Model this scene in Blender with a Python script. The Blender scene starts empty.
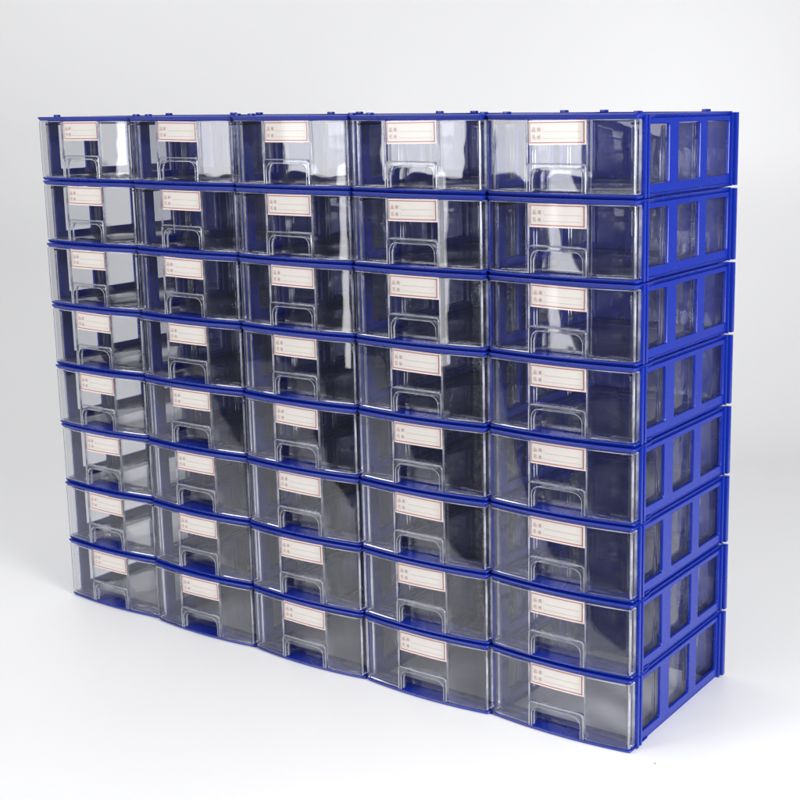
import bpy, bmesh, math, random
from mathutils import Vector, Matrix
from mathutils.geometry import tessellate_polygon

random.seed(11)
S = 0.001                      # everything below is written in millimetres
scene = bpy.context.scene
COL = scene.collection
PITCH_X, PITCH_Z = 120.0, 56.23

# ------------------------------------------------------------------ materials
def new_mat(name):
    m = bpy.data.materials.new(name)
    m.use_nodes = True
    nt = m.node_tree
    nt.nodes.clear()
    return m, nt, nt.nodes.new('ShaderNodeOutputMaterial')

def noise_bump(nt, scale, strength, dist=0.001, detail=3.0, coord='Object', stretch=None):
    tc = nt.nodes.new('ShaderNodeTexCoord')
    n = nt.nodes.new('ShaderNodeTexNoise')
    n.inputs['Scale'].default_value = scale
    n.inputs['Detail'].default_value = detail
    src = tc.outputs[coord]
    if stretch:
        mp = nt.nodes.new('ShaderNodeMapping')
        mp.inputs['Scale'].default_value = stretch
        nt.links.new(src, mp.inputs['Vector'])
        src = mp.outputs['Vector']
    nt.links.new(src, n.inputs['Vector'])
    b = nt.nodes.new('ShaderNodeBump')
    b.inputs['Strength'].default_value = strength
    b.inputs['Distance'].default_value = dist
    nt.links.new(n.outputs['Fac'], b.inputs['Height'])
    return n, b

def blue_plastic():
    m, nt, out = new_mat('blue_plastic')
    p = nt.nodes.new('ShaderNodeBsdfPrincipled')
    p.inputs['Base Color'].default_value = (0.004, 0.020, 0.275, 1)
    p.inputs['IOR'].default_value = 1.48
    n, b = noise_bump(nt, 900, 0.12, 0.0004)
    nt.links.new(b.outputs['Normal'], p.inputs['Normal'])
    tc = nt.nodes.new('ShaderNodeTexCoord')
    n2 = nt.nodes.new('ShaderNodeTexNoise')
    n2.inputs['Scale'].default_value = 35
    n2.inputs['Detail'].default_value = 5
    nt.links.new(tc.outputs['Object'], n2.inputs['Vector'])
    mr = nt.nodes.new('ShaderNodeMapRange')
    mr.inputs['To Min'].default_value = 0.20
    mr.inputs['To Max'].default_value = 0.36
    nt.links.new(n2.outputs['Fac'], mr.inputs['Value'])
    nt.links.new(mr.outputs['Result'], p.inputs['Roughness'])
    nt.links.new(p.outputs['BSDF'], out.inputs['Surface'])
    return m

def clear_sheet(name, tint, rough, bump_scale, bump_strength, bump_dist=0.001, stretch=None, detail=2.0, haze=None):
    """Clear polystyrene wall: light passes straight through, the surface mirrors by Fresnel."""
    m, nt, out = new_mat(name)
    t = nt.nodes.new('ShaderNodeBsdfTransparent')
    t.inputs['Color'].default_value = (*tint, 1)
    g = nt.nodes.new('ShaderNodeBsdfGlossy')
    g.inputs['Roughness'].default_value = rough
    n, b = noise_bump(nt, bump_scale, bump_strength, bump_dist, detail, stretch=stretch)
    nt.links.new(b.outputs['Normal'], g.inputs['Normal'])
    geo = nt.nodes.new('ShaderNodeNewGeometry')
    mx = nt.nodes.new('ShaderNodeMix')             # same mirror strength from both sides of the wall
    mx.data_type = 'FLOAT'
    mx.inputs['A'].default_value = 1.6
    mx.inputs['B'].default_value = 1 / 1.6
    nt.links.new(geo.outputs['Backfacing'], mx.inputs['Factor'])
    fr = nt.nodes.new('ShaderNodeFresnel')
    nt.links.new(mx.outputs['Result'], fr.inputs['IOR'])
    ms = nt.nodes.new('ShaderNodeMixShader')
    nt.links.new(fr.outputs['Fac'], ms.inputs['Fac'])
    nt.links.new(t.outputs['BSDF'], ms.inputs[1])
    nt.links.new(g.outputs['BSDF'], ms.inputs[2])
    last = ms
    if haze:                                       # scuffs, dust and mould flow marks that scatter a little light
        lo, hi, sc, f0, f1 = haze
        tc = nt.nodes.new('ShaderNodeTexCoord')
        oi = nt.nodes.new('ShaderNodeObjectInfo')
        va = nt.nodes.new('ShaderNodeVectorMath')
        va.operation = 'ADD'
        nt.links.new(tc.outputs['Object'], va.inputs[0])
        nt.links.new(oi.outputs['Random'], va.inputs[1])
        hn = nt.nodes.new('ShaderNodeTexNoise')
        hn.inputs['Scale'].default_value = sc
        hn.inputs['Detail'].default_value = 6
        hn.inputs['Roughness'].default_value = 0.65
        hn.inputs['Distortion'].default_value = 0.6
        nt.links.new(va.outputs['Vector'], hn.inputs['Vector'])
        hr = nt.nodes.new('ShaderNodeMapRange')
        hr.inputs['From Min'].default_value = f0
        hr.inputs['From Max'].default_value = f1
        hr.inputs['To Min'].default_value = lo
        hr.inputs['To Max'].default_value = hi
        nt.links.new(hn.outputs['Fac'], hr.inputs['Value'])
        df = nt.nodes.new('ShaderNodeBsdfDiffuse')
        df.inputs['Color'].default_value = (0.62, 0.63, 0.66, 1)
        last = nt.nodes.new('ShaderNodeMixShader')
        nt.links.new(hr.outputs['Result'], last.inputs['Fac'])
        nt.links.new(ms.outputs['Shader'], last.inputs[1])
        nt.links.new(df.outputs['BSDF'], last.inputs[2])
    nt.links.new(last.outputs['Shader'], out.inputs['Surface'])
    return m

def clear_solid():
    m, nt, out = new_mat('clear_moulded_edge')
    g = nt.nodes.new('ShaderNodeBsdfGlass')
    g.inputs['Color'].default_value = (0.97, 0.975, 0.99, 1)
    g.inputs['Roughness'].default_value = 0.03
    g.inputs['IOR'].default_value = 1.5
    nt.links.new(g.outputs['BSDF'], out.inputs['Surface'])
    return m

def pale_edge():
    """moulded edges of the clear parts: glass mixed with a pale colour that paints the light gathered in the rim"""
    m, nt, out = new_mat('clear_edge_painted_light')
    g = nt.nodes.new('ShaderNodeBsdfGlass')
    g.inputs['Color'].default_value = (0.97, 0.975, 0.99, 1)
    g.inputs['Roughness'].default_value = 0.10
    g.inputs['IOR'].default_value = 1.5
    d = nt.nodes.new('ShaderNodeBsdfDiffuse')
    d.inputs['Color'].default_value = (0.72, 0.73, 0.80, 1)  # pale diffuse painted in for light piped to the edges
    n, b = noise_bump(nt, 60, 0.1, 0.001)
    mr = nt.nodes.new('ShaderNodeMapRange')
    mr.inputs['From Min'].default_value = 0.3
    mr.inputs['From Max'].default_value = 0.7
    mr.inputs['To Min'].default_value = 0.04
    mr.inputs['To Max'].default_value = 0.6
    nt.links.new(n.outputs['Fac'], mr.inputs['Value'])
    ms = nt.nodes.new('ShaderNodeMixShader')
    nt.links.new(mr.outputs['Result'], ms.inputs['Fac'])
    nt.links.new(g.outputs['BSDF'], ms.inputs[1])
    nt.links.new(d.outputs['BSDF'], ms.inputs[2])
    nt.links.new(ms.outputs['Shader'], out.inputs['Surface'])
    return m

def paper(name, col, coat=0.6):
    m, nt, out = new_mat(name)
    p = nt.nodes.new('ShaderNodeBsdfPrincipled')
    tc = nt.nodes.new('ShaderNodeTexCoord')
    n = nt.nodes.new('ShaderNodeTexNoise')
    n.inputs['Scale'].default_value = 300
    nt.links.new(tc.outputs['Object'], n.inputs['Vector'])
    r = nt.nodes.new('ShaderNodeMix')
    r.data_type = 'RGBA'
    r.inputs[6].default_value = (*[c * 0.94 for c in col], 1)
    r.inputs[7].default_value = (*col, 1)
    nt.links.new(n.outputs['Fac'], r.inputs[0])
    nt.links.new(r.outputs[2], p.inputs['Base Color'])
    p.inputs['Roughness'].default_value = 0.55
    p.inputs['Coat Weight'].default_value = coat
    p.inputs['Coat Roughness'].default_value = 0.06
    nt.links.new(p.outputs['BSDF'], out.inputs['Surface'])
    return m

def backdrop_mat():
    m, nt, out = new_mat('white_backdrop_paper')
    p = nt.nodes.new('ShaderNodeBsdfPrincipled')
    tc = nt.nodes.new('ShaderNodeTexCoord')
    n = nt.nodes.new('ShaderNodeTexNoise')
    n.inputs['Scale'].default_value = 2.2
    n.inputs['Detail'].default_value = 4
    nt.links.new(tc.outputs['Object'], n.inputs['Vector'])
    r = nt.nodes.new('ShaderNodeMix')
    r.data_type = 'RGBA'
    r.inputs[6].default_value = (0.80, 0.80, 0.803, 1)
    r.inputs[7].default_value = (0.835, 0.835, 0.838, 1)
    nt.links.new(n.outputs['Fac'], r.inputs[0])
    nt.links.new(r.outputs[2], p.inputs['Base Color'])
    p.inputs['Roughness'].default_value = 0.42
    nt.links.new(p.outputs['BSDF'], out.inputs['Surface'])
    return m

M_BLUE = blue_plastic()
M_CLEAR = clear_sheet('clear_plastic', (0.972, 0.974, 0.982), 0.035, 30, 0.5, 0.003, stretch=(1, 1, 0.4), detail=3.0, haze=(0.006, 0.036, 40, 0.42, 0.75))
M_FRONT = clear_sheet('clear_front_plastic', (0.965, 0.968, 0.98), 0.025, 18, 0.16, 0.004, haze=(0.0, 0.012, 60, 0.5, 0.8))
M_FLOOR = clear_sheet('clear_scuffed_plastic', (0.982, 0.983, 0.988), 0.08, 60, 0.3, 0.002, haze=(0.005, 0.06, 30, 0.4, 0.75))
M_CRINKLE = clear_sheet('clear_crinkled_plastic', (0.93, 0.94, 0.945), 0.10, 150, 1.0, 0.006, detail=5.0, haze=(0.05, 0.75, 190, 0.46, 0.62))
M_EDGE = clear_solid()
M_RIM = pale_edge()
M_CARD = paper('card_paper', (0.69, 0.645, 0.61))
M_CARD_EDGE = paper('card_white', (0.83, 0.72, 0.69))
M_RED = paper('card_red_print', (0.40, 0.14, 0.13))
M_PINK = paper('card_pink_print', (0.50, 0.30, 0.28))
M_LINE = paper('card_line_print', (0.50, 0.45, 0.42))
M_BACKDROP = backdrop_mat()

# ------------------------------------------------------------------ mesh helpers
class MB:
    """Collects faces (mm) with a material index, builds ONE mesh."""
    def __init__(self):
        self.v, self.f, self.m = [], [], []
    def add(self, verts, faces, mi=0):
        o = len(self.v)
        self.v += [tuple(p) for p in verts]
        self.f += [tuple(i + o for i in f) for f in faces]
        self.m += [mi] * len(faces)
    def box(self, x0, x1, y0, y1, z0, z1, mi=0):
        v = [(x, y, z) for z in (z0, z1) for y in (y0, y1) for x in (x0, x1)]
        self.add(v, [(0, 2, 3, 1), (4, 5, 7, 6), (0, 1, 5, 4), (1, 3, 7, 5), (3, 2, 6, 7), (2, 0, 4, 6)], mi)
    def rbox(self, x0, x1, y0, y1, z0, z1, r, mi=0, seg=2):
        bm = bmesh.new()
        bmesh.ops.create_cube(bm, size=1)
        for v in bm.verts:
            v.co = Vector(((x0 + x1) / 2 + v.co.x * (x1 - x0), (y0 + y1) / 2 + v.co.y * (y1 - y0), (z0 + z1) / 2 + v.co.z * (z1 - z0)))
        bmesh.ops.bevel(bm, geom=bm.edges[:], offset=r, segments=seg, profile=0.5, affect='EDGES')
        bm.verts.index_update()
        self.add([v.co[:] for v in bm.verts], [[v.index for v in f.verts] for f in bm.faces], mi)
        bm.free()
    def plate(self, outer, holes, w0, w1, to3d, mi=0, chamfer=0.0, levels=None):
        """outline with holes in 2D, extruded from w0 to w1, mapped by to3d(u, v, w); both rims chamfered"""
        loops = [outer] + holes
        levels = levels or ([(w0, chamfer), (w0 + chamfer, 0.0), (w1 - chamfer, 0.0), (w1, chamfer)] if chamfer else [(w0, 0), (w1, 0)])
        rings = []
        for w, c in levels:
            rings.append([inset(l, c if k == 0 else -c) for k, l in enumerate(loops)])
        n = sum(len(l) for l in loops)
        verts = [to3d(u, v, w) for (w, c), rg in zip(levels, rings) for l in rg for (u, v) in l]
        faces = []
        for lv in range(len(levels) - 1):
            o = 0
            for l in loops:
                k = len(l)
                for i in range(k):
                    a, b = o + i, o + (i + 1) % k
                    faces.append((lv * n + a, lv * n + b, (lv + 1) * n + b, (lv + 1) * n + a))
                o += k
        for lv in (0, len(levels) - 1):
            tris = tessellate_polygon([[Vector((u, v, 0)) for u, v in l] for l in rings[lv]])
            faces += [tuple(lv * n + i for i in t) for t in tris]
        self.add(verts, faces, mi)
    def build(self, name, mats, parent=None, smooth=True):
        me = bpy.data.meshes.new(name)
        me.from_pydata([(x * S, y * S, z * S) for x, y, z in self.v], [], self.f)
        for mm in mats:
            me.materials.append(mm)
        me.polygons.foreach_set('material_index', self.m)
        bm = bmesh.new()
        bm.from_mesh(me)
        bmesh.ops.recalc_face_normals(bm, faces=bm.faces)
        bm.to_mesh(me)
        bm.free()
        if smooth:
            me.shade_smooth()
            me.set_sharp_from_angle(angle=math.radians(34))
        ob = bpy.data.objects.new(name, me)
        COL.objects.link(ob)
        ob.parent = parent
        return ob

def weld(ob):
    bm = bmesh.new()
    bm.from_mesh(ob.data)
    bmesh.ops.remove_doubles(bm, verts=bm.verts, dist=1e-6)
    bmesh.ops.recalc_face_normals(bm, faces=bm.faces)
    bm.to_mesh(ob.data)
    bm.free()
    ob.data.shade_smooth()
    ob.data.set_sharp_from_angle(angle=math.radians(34))

def inset(loop, d):
    if abs(d) < 1e-9:
        return list(loop)
    n = len(loop)
    area = sum(loop[i][0] * loop[(i + 1) % n][1] - loop[(i + 1) % n][0] * loop[i][1] for i in range(n))
    sg = 1 if area > 0 else -1
    out = []
    for i in range(n):
        p0, p1, p2 = Vector(loop[i - 1]), Vector(loop[i]), Vector(loop[(i + 1) % n])
        a, b = (p1 - p0).normalized(), (p2 - p1).normalized()
        na, nb = Vector((-a.y, a.x)) * sg, Vector((-b.y, b.x)) * sg
        nn = (na + nb)
        nn = nn / max(nn.length_squared / 2, 0.3)
        out.append((p1.x + nn.x * d, p1.y + nn.y * d))
    return out

def rrect(u0, u1, v0, v1, r, seg=4):
    pts = []
    for cu, cv, a0 in ((u1 - r, v0 + r, -90), (u1 - r, v1 - r, 0), (u0 + r, v1 - r, 90), (u0 + r, v0 + r, 180)):
        for k in range(seg + 1):
            a = math.radians(a0 + 90 * k / seg)
            pts.append((cu + r * math.cos(a), cv + r * math.sin(a)))
    return pts

XY = lambda u, v, w: (u, v, w)
YZ = lambda u, v, w: (w, u, v)
XZ = lambda u, v, w: (u, w, v)

# ------------------------------------------------------------------ one drawer unit
CX = 60.0                                   # centre of the unit across its front
def bow(x):                                 # bowed front line of the drawer, x measured from the centre
    return -10.6 + 4.2 * (x / 58.0) ** 2

def front_path(half, grow, r, n=12):
    """right half of the bowed outline with a rounded corner, from the centre outwards and back to y = 2"""
    pts = []
    xe = half - r
    for k in range(n + 1):
        x = xe * k / n
        pts.append((x, bow(x) - grow))
    yc = bow(xe) - grow + r
    for k in range(1, 7):
        a = math.radians(-90 + 15 * k)
        pts.append((xe + r * math.cos(a), yc + r * math.sin(a)))
    return pts

def make_housing(root):
    h = MB()
    right = front_path(59.7, 0.8, 3.2)
    outer = [(CX - x, y) for x, y in reversed(right[1:])] + [(CX + x, y) for x, y in right]
    outer = outer + [(119.6, 20.0), (118.5, 22.0), (118.5, 149), (2, 149), (2, 22.0), (0.4, 20.0)]
    hole = rrect(8, 112.5, 13, 142, 4)
    h.plate(outer, [hole], 52.5, 55.8, XY, 0, levels=[(52.5, 1.7), (54.7, 0.25), (55.2, 0.0), (55.5, 0.1), (55.8, 0.45)])            # top plate and its lip
    low = [(x, y + 0.7 if y < 1 else y) for x, y in outer]
    h.plate(low, [hole], 0.15, 2.7, XY, 0, levels=[(0.15, 1.5), (1.7, 0.25), (2.15, 0.0), (2.45, 0.1), (2.7, 0.4)])              # bottom plate and its lip
    h.box(4.6, 115.9, 147, 148.9, 2.9, 52.5)                  # back wall
    h.box(CX - 1.2, CX + 1.2, 145.6, 147, 3.2, 52.2)          # ribs of the back wall
    h.box(30, 31.6, 145.9, 147, 3.2, 52.2)
    h.box(88.4, 90, 145.9, 147, 3.2, 52.2)
    for px, py, w in ((8.5, 9, 5.2), (111.5, 9, 5.2), (17, 136, 6.0), (103, 136, 6.0)):
        h.rbox(px - w / 2, px + w / 2, py - 2.0, py + 2.0, 55.5, 57.6, 0.5)   # stacking studs
    ho = h.build('housing', [M_BLUE], root)
    wins = [(13, 42.5), (57, 92.5), (105, 143.5)]
    for side in (0, 1):
        f = MB()
        x0, x1 = ((2.0, 4.5), (116.0, 118.5))[side]
        f.plate([(3, 2.9), (148.9, 2.9), (148.9, 52.5), (3, 52.5)],
                [rrect(a, b, 9.2, 49.2, 1.5) for a, b in wins], x0, x1, YZ, 0, 0.25)
        if side == 1:
            f.rbox(117.5, 120.3, 2.6, 5.6, 0.6, 54.9, 0.5)
            f.rbox(117.5, 120.1, 8.0, 10.6, 0.6, 54.9, 0.5)
            f.rbox(117.5, 120.2, 145.6, 148.0, 0.6, 54.9, 0.5)
            f.rbox(116.5, 121.6, 150.0, 154.6, 0.9, 55.0, 0.6)
            f.box(114.5, 118.4, 148.95, 152, 3.5, 52.0)
        f.build('side_frame', [M_BLUE], ho)
    return ho

def arch(half, top, r, n=7, z0=3.4):
    pts = [(-half, z0), (-half, (z0 + top - r) / 2)]
    for k in range(n + 1):
        a = math.radians(180 - 90 * k / n)
        pts.append((-half + r + r * math.cos(a), top - r + r * math.sin(a)))
    for k in range(1, 4):
        pts.append((-half + r + (2 * half - 2 * r) * k / 4, top))
    for k in range(n + 1):
        a = math.radians(90 - 90 * k / n)
        pts.append((half - r + r * math.cos(a), top - r + r * math.sin(a)))
    pts += [(half, (z0 + top - r) / 2), (half, z0)]
    return pts

REC = 2.2                                    # how far the middle of the front is set back
def make_drawer(root, crinkled=False):
    d = MB()
    # open tray: floor, sides, back (butt joined), rim and divider ribs
    d.rbox(CX - 54, CX + 54, 3.6, 145.0, 3.4, 5.0, 0.4, 1)
    for s in (-1, 1):
        xa, xb = sorted((CX + s * 54, CX + s * 21.6))
        d.rbox(xa, xb, -5.2, 3.55, 3.4, 5.0, 0.4, 1)
    for s in (-1, 1):
        xa, xb = sorted((CX + s * 54, CX + s * 52.4))
        d.rbox(xa, xb, -1.5, 145.0, 5.02, 48.6, 0.3, 0)
        ra, rb = sorted((CX + s * 54.6, CX + s * 51.8))
        d.rbox(ra, rb, -1.5, 145.0, 48.62, 50.2, 0.4, 2)
        for y in (45.5, 49.5, 97, 101):
            qa, qb = sorted((CX + s * 52.35, CX + s * 50.7))
            d.rbox(qa, qb, y - 0.7, y + 0.7, 5.05, 47.5, 0.45, 2)
    d.rbox(CX - 52.3, CX + 52.3, 143.4, 145.0, 5.02, 48.6, 0.3, 3 if crinkled else 0)
    d.rbox(CX - 51.7, CX + 51.7, 142.8, 145.2, 48.62, 50.2, 0.4, 2)
    dr = d.build('drawer', [M_CLEAR, M_FLOOR, M_EDGE, M_CRINKLE], root)

    # bowed front: two wings and a recessed middle with the notch of the finger pull
    fp = MB()
    zlev = [(3.2, 0.5), (3.7, 0.0), (51.7, 0.0), (52.15, 0.45)]
    for s in (-1, 1):
        path = [p for p in front_path(58.4, 0.0, 3.0, 16) if p[0] > 23.6]
        path = [(23.5, bow(23.5))] + path + [(58.4, 2.2)]
        inner = []
        for i, p in enumerate(path):
            a = Vector(path[max(i - 1, 0)]); b = Vector(path[min(i + 1, len(path) - 1)])
            t = (b - a).normalized()
            inner.append((p[0] - t.y * 2.0, p[1] + t.x * 2.0))
        inner[0] = (23.5, bow(23.5) + 2.25)
        poly = [(CX + s * x, y) for x, y in path] + [(CX + s * x, y) for x, y in reversed(inner)]
        n, np_ = len(poly), len(path)
        verts, faces, mats = [], [], []
        for z, c in zlev:
            verts += [(u, v, z) for u, v in inset(poly, c)]
        for lv in range(3):
            for i in range(n):
                j = (i + 1) % n
                f = (lv * n + i, lv * n + j, (lv + 1) * n + j, (lv + 1) * n + i)
                ii = i if i < np_ else 2 * np_ - 1 - i
                edge = lv != 1 or i in (np_ - 1, n - 1) or (np_ - 5 <= (i if i < np_ else 2 * np_ - 2 - i) < np_ - 3)
                fp.add([verts[k] for k in f], [(0, 1, 2, 3)], (1 if lv == 0 else 2) if edge else 0)
        for lv in (0, 3):
            for i in range(np_ - 1):
                f = (lv * n + i, lv * n + i + 1, lv * n + n - 2 - i, lv * n + n - 1 - i)
                fp.add([verts[k] for k in f], [(0, 1, 2, 3)], 1)
    arch_in = lambda x: (19.4 if abs(x) < 14.1 else 13.0 + math.sqrt(max(40.9 - (abs(x) - 14.1) ** 2, 0))) if abs(x) < 20.49 else 3.4
    xs = [-23.45, -20.5] + [-20.49 + 40.98 * k / 26 for k in range(27)] + [20.5, 23.45]
    zl = [3.4, 3.4] + [max(arch_in(x) if abs(x) < 20.49 else 12.0, 3.4) for x in xs[2:-2]] + [3.4, 3.4]
    t0, t1 = REC, REC + 1.8
    cols = []
    for x, z in zip(xs, zl):
        y = bow(x)
        cols.append([(CX + x, y + t0, z), (CX + x, y + t0, 52.0), (CX + x, y + t1, 52.0), (CX + x, y + t1, z)])
    for a, b in zip(cols[:-1], cols[1:]):
        v = a + b
        fp.add(v, [(0, 1, 5, 4)], 0)
        fp.add(v, [(3, 7, 6, 2)], 0)
        fp.add(v, [(1, 2, 6, 5), (0, 4, 7, 3)], 2)
    fp.add(cols[0], [(0, 1, 2, 3)], 0)
    fp.add(cols[-1], [(0, 3, 2, 1)], 0)
    # weld the pieces
    fpo = fp.build('front_panel', [M_FRONT, M_EDGE, M_RIM], dr)
    weld(fpo)

    # finger pull: raised arch band, pocket behind it
    hb = MB()
    o_, i_ = arch(23.2, 22.8, 2.6), arch(20.4, 19.4, 6.4)
    n = len(o_)
    def ring(pts, off): return [(CX + x, bow(x) + off, z) for x, z in pts]
    o2, i2 = arch(22.6, 22.0, 2.2), arch(21.0, 20.0, 6.8)
    rings = [ring(o_, REC - 0.02), ring(o_, 0.1), ring(o2, -0.6), ring(i2, -0.6), ring(i_, 0.0), ring(i_, REC + 1.9)]
    mats = [0, 0, 1, 0, 1, 1]
    verts = [p for r_ in rings for p in r_]
    m = len(rings)
    for k in range(m):
        a, b = k * n, ((k + 1) % m) * n
        hb.add(verts[a:a + n] + verts[b:b + n], [(i, i + 1, n + i + 1, n + i) for i in range(n - 1)], mats[k])
    hb.add([verts[k * n] for k in range(m)], [tuple(range(m))], 1)
    hb.add([verts[k * n + n - 1] for k in range(m)], [tuple(reversed(range(m)))], 1)
    def bead(pts, off, rad, mi):
        k_ = 6
        vv, ff = [], []
        for i, (x, z) in enumerate(pts):
            a, b = Vector(pts[max(i - 1, 0)]), Vector(pts[min(i + 1, len(pts) - 1)])
            t = (b - a).normalized()
            for q in range(k_):
                an = 2 * math.pi * q / k_
                vv.append((CX + x - t.y * rad * math.cos(an), bow(x) + off + rad * math.sin(an), z + t.x * rad * math.cos(an)))
        for i in range(len(pts) - 1):
            for q in range(k_):
                p, q2 = i * k_ + q, i * k_ + (q + 1) % k_
                ff.append((p, q2, q2 + k_, p + k_))
        ff += [tuple(range(k_)), tuple(reversed(range(len(pts) * k_ - k_, len(pts) * k_)))]
        hb.add(vv, ff, mi)
    bead(arch(22.9, 22.4, 2.4), -0.35, 0.42, 2)
    bead(arch(20.6, 19.6, 6.5), -0.4, 0.28, 2)
    p_in, p_out = arch(19.0, 18.0, 5.4), arch(20.3, 19.3, 6.3)
    yb = 3.4
    def pr(pts, y): return [(CX + x, (bow(x) + y) if y > 0.9 else yb + y, z) for x, z in pts]
    rr = [pr(p_out, REC + 1.95), pr(p_in, REC + 1.95), pr(p_in, -1.2), pr(p_out, 0.1)]
    verts = [p for r_ in rr for p in r_]
    faces = []
    for k in range(4):
        for i in range(n - 1):
            a, b = k * n, ((k + 1) % 4) * n
            if k != 2:
                faces.append((a + i, a + i + 1, b + i + 1, b + i))
    faces.append(tuple(2 * n + i for i in range(n)))
    faces.append(tuple(3 * n + i for i in reversed(range(n))))
    faces += [tuple(k * n for k in range(4)), tuple(k * n + n - 1 for k in reversed(range(4)))]
    faces.append((2 * n, 3 * n, 4 * n - 1, 3 * n - 1))
    hb.add(verts, faces, 1)
    weld(hb.build('handle', [M_EDGE, M_FRONT, M_RIM], dr))

    # printed label card on the recessed middle
    c = MB()
    def strip(x0, x1, z0, z1, off, mi, thick=0.06, nx=10):
        v = []
        for k in range(nx + 1):
            x = x0 + (x1 - x0) * k / nx
            y = bow(x) + REC - 0.15 - off
            v += [(CX + x, y, z0), (CX + x, y, z1), (CX + x, y + thick, z1), (CX + x, y + thick, z0)]
        f = []
        for k in range(nx):
            a, b = 4 * k, 4 * k + 4
            f += [(a, a + 1, b + 1, b), (a + 1, a + 2, b + 2, b + 1), (a + 2, a + 3, b + 3, b + 2), (a + 3, a, b, b + 3)]
        f += [(0, 3, 2, 1), (4 * nx, 4 * nx + 1, 4 * nx + 2, 4 * nx + 3)]
        c.add(v, f, mi)
    X0, X1, Z0, Z1 = -23.0, 22.4, 35.6, 52.0
    strip(X0, X1, Z0, Z1, 0, 1, 0.14)
    strip(X0 + 1.5, X1 - 2.2, Z0 + 1.7, Z1 - 1.5, 0.10, 0)
    bx0, bx1, bz0, bz1, w = X0 + 0.9, X1 - 1.6, Z0 + 1.2, Z1 - 1.0, 0.7
    strip(bx0, bx1, bz0, bz0 + w, 0.2, 2)
    strip(bx0, bx1, bz1 - w, bz1, 0.2, 2)
    strip(bx0, bx0 + w, bz0 + w, bz1 - w, 0.2, 3, nx=1)
    strip(bx1 - w, bx1, bz0 + w, bz1 - w, 0.2, 2, nx=1)
    strip(X0 + 12.5, X1 - 4.0, Z0 + 8.6, Z0 + 8.95, 0.2, 4)
    strip(X0 + 12.5, X1 - 4.0, Z0 + 4.2, Z0 + 4.55, 0.2, 4)
    for ch, tx, tz, size in (('品', -20.4, 44.6, 3.5), ('名', -20.4, 39.6, 3.5), ('规', -16.0, 44.8, 3.1), ('格', -16.0, 39.6, 3.1),
                             (':', -11.6, 45.2, 3.6), (':', -11.6, 39.6, 3.6)):
        for vs, fs in glyph(ch):
            c.add([(CX + tx + x * size, bow(tx + x * size) + REC - 0.15 - 0.26, tz + z * size) for x, z in vs], fs, 3)
    c.build('label_card', [M_CARD, M_CARD_EDGE, M_RED, M_PINK, M_LINE], dr, smooth=False)
    return dr

_gl = {}
def glyph(ch):
    if ch not in _gl:
        cu = bpy.data.curves.new('glyph', 'FONT')
        cu.body = ch
        cu.resolution_u = 2
        ob = bpy.data.objects.new('glyph', cu)
        COL.objects.link(ob)
        dg = bpy.context.evaluated_depsgraph_get()
        me = bpy.data.meshes.new_from_object(ob.evaluated_get(dg))
        res = ([(v.co.x, v.co.y) for v in me.vertices], [tuple(p.vertices) for p in me.polygons])
        bpy.data.objects.remove(ob)
        bpy.data.curves.remove(cu)
        bpy.data.meshes.remove(me)
        _gl[ch] = [res]
    return _gl[ch]

def make_unit(crinkled=False):
    root = bpy.data.objects.new('drawer_unit', None)
    root.empty_display_size = 0.02
    COL.objects.link(root)
    root['category'] = 'drawer unit'
    root['group'] = 'stacked blue drawer units'
    make_housing(root)
    make_drawer(root, crinkled)
    return root

def copy_tree(o, parent=None):
    c = o.copy()
    COL.objects.link(c)
    c.parent = parent
    for ch in list(o.children):
        copy_tree(ch, c)
    return c

plain = make_unit()
crink = make_unit(True)

STACKS = ['leftmost stack', 'stack second from left', 'middle stack of five', 'stack second from right',
          'rightmost stack with windowed side']
ROWS = ['bottom one, on the table,', 'second up', 'third up', 'fourth up', 'fifth up', 'third from top', 'second from top', 'topmost one']
OFF_Y = [-1.5, -3.6, -4.8, -4.6, -1.5]
used = set()
for ci in range(5):
    for ri in range(8):
        src = crink if (ci == 3 and ri < 6) else plain
        if src.name not in used:
            used.add(src.name)
            o = src
        else:
            o = copy_tree(src)
        o.location = ((ci * PITCH_X + random.uniform(-.3, .3)) * S, (OFF_Y[ci] + random.uniform(-.7, .7)) * S, ri * PITCH_Z * S)
        o.rotation_euler = (0, 0, math.radians(random.uniform(-.12, .12)))
        o['label'] = 'clear-fronted blue drawer unit, ' + ROWS[ri] + ' in the ' + STACKS[ci]
        for ch in o.children:
            if ch.name.startswith('drawer'):
                ch.location.y = random.uniform(-1.0, 0.5) * S
                ch.location.z = random.uniform(-0.1, 0.15) * S
                for g in ch.children:
                    if g.name.startswith('label_card'):      # cards pushed in by hand
                        a = math.radians(random.uniform(-1.0, 1.0))
                        c0 = Vector((CX * S, 0, 44 * S))
                        g.matrix_local = Matrix.Translation(c0 + Vector((random.uniform(-.35, .35) * S, 0, random.uniform(-.4, .1) * S))) @ Matrix.Rotation(a, 4, 'Y') @ Matrix.Translation(-c0)

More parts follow.
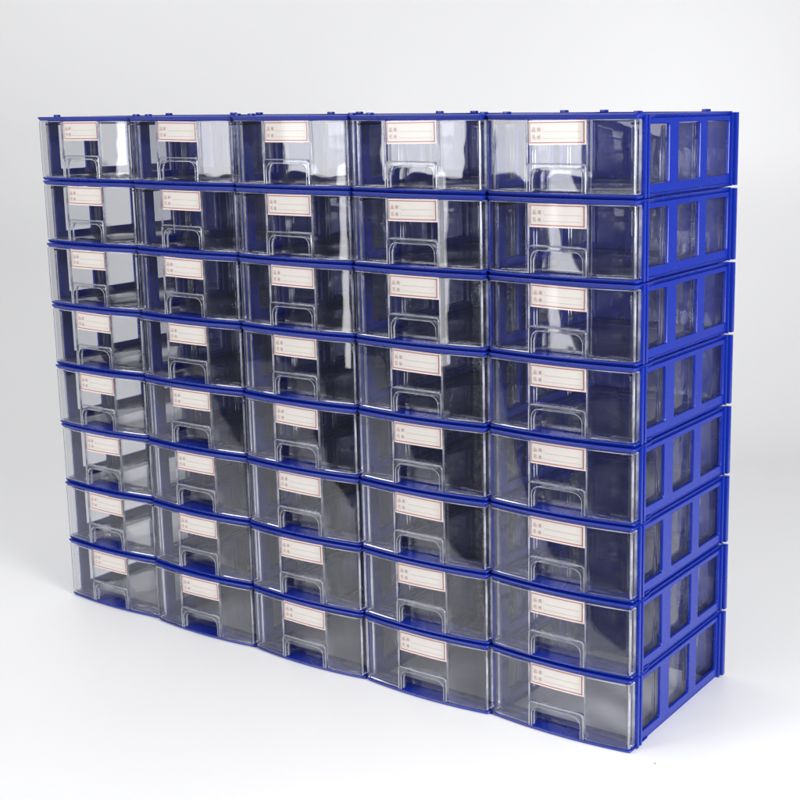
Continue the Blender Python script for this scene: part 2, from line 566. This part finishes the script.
# ------------------------------------------------------------------ seamless white table and backdrop
CAM = Vector((1001.3, -793.6, 457.0))
YAW, PITCH, ROLL = -0.5859, -0.1923, -0.0112
fw = Vector((math.sin(YAW), math.cos(YAW), 0))
rt = Vector((math.cos(YAW), -math.sin(YAW), 0))
b = MB()
prof = [(800.0 - 150 * math.sin(math.radians(a)), -150 + 150 * math.cos(math.radians(a))) for a in (90, 80, 70, 60, 50, 40, 30, 20, 10)]   # the paper rolls over the table edge
prof += [(d, 0.0) for d in (800, 950, 1100, 1250, 1400, 1550, 1650)]
R_, d0 = 420.0, 1650.0
for k in range(1, 17):
    a = math.radians(90 * k / 16)
    prof.append((d0 + R_ * math.sin(a), R_ - R_ * math.cos(a)))
prof += [(d0 + R_, z) for z in (700, 1000, 1400, 1900)]
lat = [-1500 + 3000 * k / 12 for k in range(13)]
base = Vector((CAM.x, CAM.y, 0))
vs = []
for d_, z in prof:
    for l in lat:
        p = base + fw * d_ + rt * l
        vs.append((p.x, p.y, z))
nl = len(lat)
b.add(vs, [(i * nl + j, i * nl + j + 1, (i + 1) * nl + j + 1, (i + 1) * nl + j) for i in range(len(prof) - 1) for j in range(nl - 1)])
bo = b.build('backdrop', [M_BACKDROP])
bo['kind'] = 'structure'
bo['label'] = 'seamless white studio backdrop curving up behind the stacks'
bo['category'] = 'backdrop'

# small crumb on the table
bm = bmesh.new()
bmesh.ops.create_icosphere(bm, subdivisions=2, radius=0.7 * S)
for v in bm.verts:
    v.co *= random.uniform(.75, 1.2); v.co.z *= .5
me = bpy.data.meshes.new('crumb'); bm.to_mesh(me); bm.free()
cm, nt, out = new_mat('grey_crumb')
p = nt.nodes.new('ShaderNodeBsdfPrincipled'); p.inputs['Base Color'].default_value = (.32, .31, .3, 1); p.inputs['Roughness'].default_value = .8
nt.links.new(p.outputs['BSDF'], out.inputs['Surface'])
me.materials.append(cm)
cr = bpy.data.objects.new('crumb', me); COL.objects.link(cr)
cr.location = (619.8 * S, -11.1 * S, 0.35 * S)
cr['label'] = 'tiny grey crumb on the white table before the right-end stack'; cr['category'] = 'crumb'

# ------------------------------------------------------------------ lamps
def area(name, loc, target, sx, sy, power, col=(1, 1, 1)):
    l = bpy.data.lights.new(name, 'AREA')
    l.shape = 'RECTANGLE'; l.size = sx * S; l.size_y = sy * S; l.energy = power; l.color = col
    o = bpy.data.objects.new(name, l); COL.objects.link(o)
    o.location = Vector(loc) * S
    o.rotation_euler = (Vector(target) - Vector(loc)).to_track_quat('-Z', 'Y').to_euler()
    return o
fs = area('softbox_front', (-300, -1080, 700), (130, 0, 520), 640, 740, 4.8)
fs.data.spread = math.radians(120)
area('softbox_side', (1480, -330, 520), (600, 80, 230), 420, 560, 20)
area('softbox_overhead', (-520, -330, 2100), (-330, 220, 0), 2300, 2000, 25)
area('added_streak_light', (-150, -1130, 190), (330, 0, 190), 70, 330, 0.42)  # added lamp, made up to reflect as white streaks in the clear plastic

w = bpy.data.worlds.new('World'); scene.world = w; w.use_nodes = True
w.node_tree.nodes['Background'].inputs['Color'].default_value = (0.97, 0.98, 1.0, 1)
w.node_tree.nodes['Background'].inputs['Strength'].default_value = 0.14

# ------------------------------------------------------------------ camera
cd = bpy.data.cameras.new('camera')
cd.sensor_width = 36.0
cd.lens = 1329.4 / 800 * 36.0
cd.shift_x = -87.13 / 800
cd.shift_y = -37.75 / 800
cd.clip_start = 0.02; cd.clip_end = 100
co = bpy.data.objects.new('camera', cd); COL.objects.link(co)
f3 = Vector((math.sin(YAW) * math.cos(PITCH), math.cos(YAW) * math.cos(PITCH), math.sin(PITCH)))
r0 = Vector((math.cos(YAW), -math.sin(YAW), 0)); u0 = r0.cross(f3)
c_, s_ = math.cos(ROLL), math.sin(ROLL)
r1, u1 = c_ * r0 + s_ * u0, -s_ * r0 + c_ * u0
mt = Matrix((r1, u1, -f3)).transposed().to_4x4()
mt.translation = CAM * S
co.matrix_world = mt
scene.camera = co

# ------------------------------------------------------------------ render settings
vs_ = scene.view_settings
vs_.view_transform = 'Standard'; vs_.look = 'None'; vs_.exposure = 0.0; vs_.gamma = 1.0
cy = scene.cycles
cy.transparent_max_bounces = 64
cy.max_bounces = 11; cy.diffuse_bounces = 3; cy.glossy_bounces = 4; cy.transmission_bounces = 9
cy.use_adaptive_sampling = True; cy.adaptive_threshold = 0.02
cy.use_denoising = True
cy.sample_clamp_indirect = 6.0
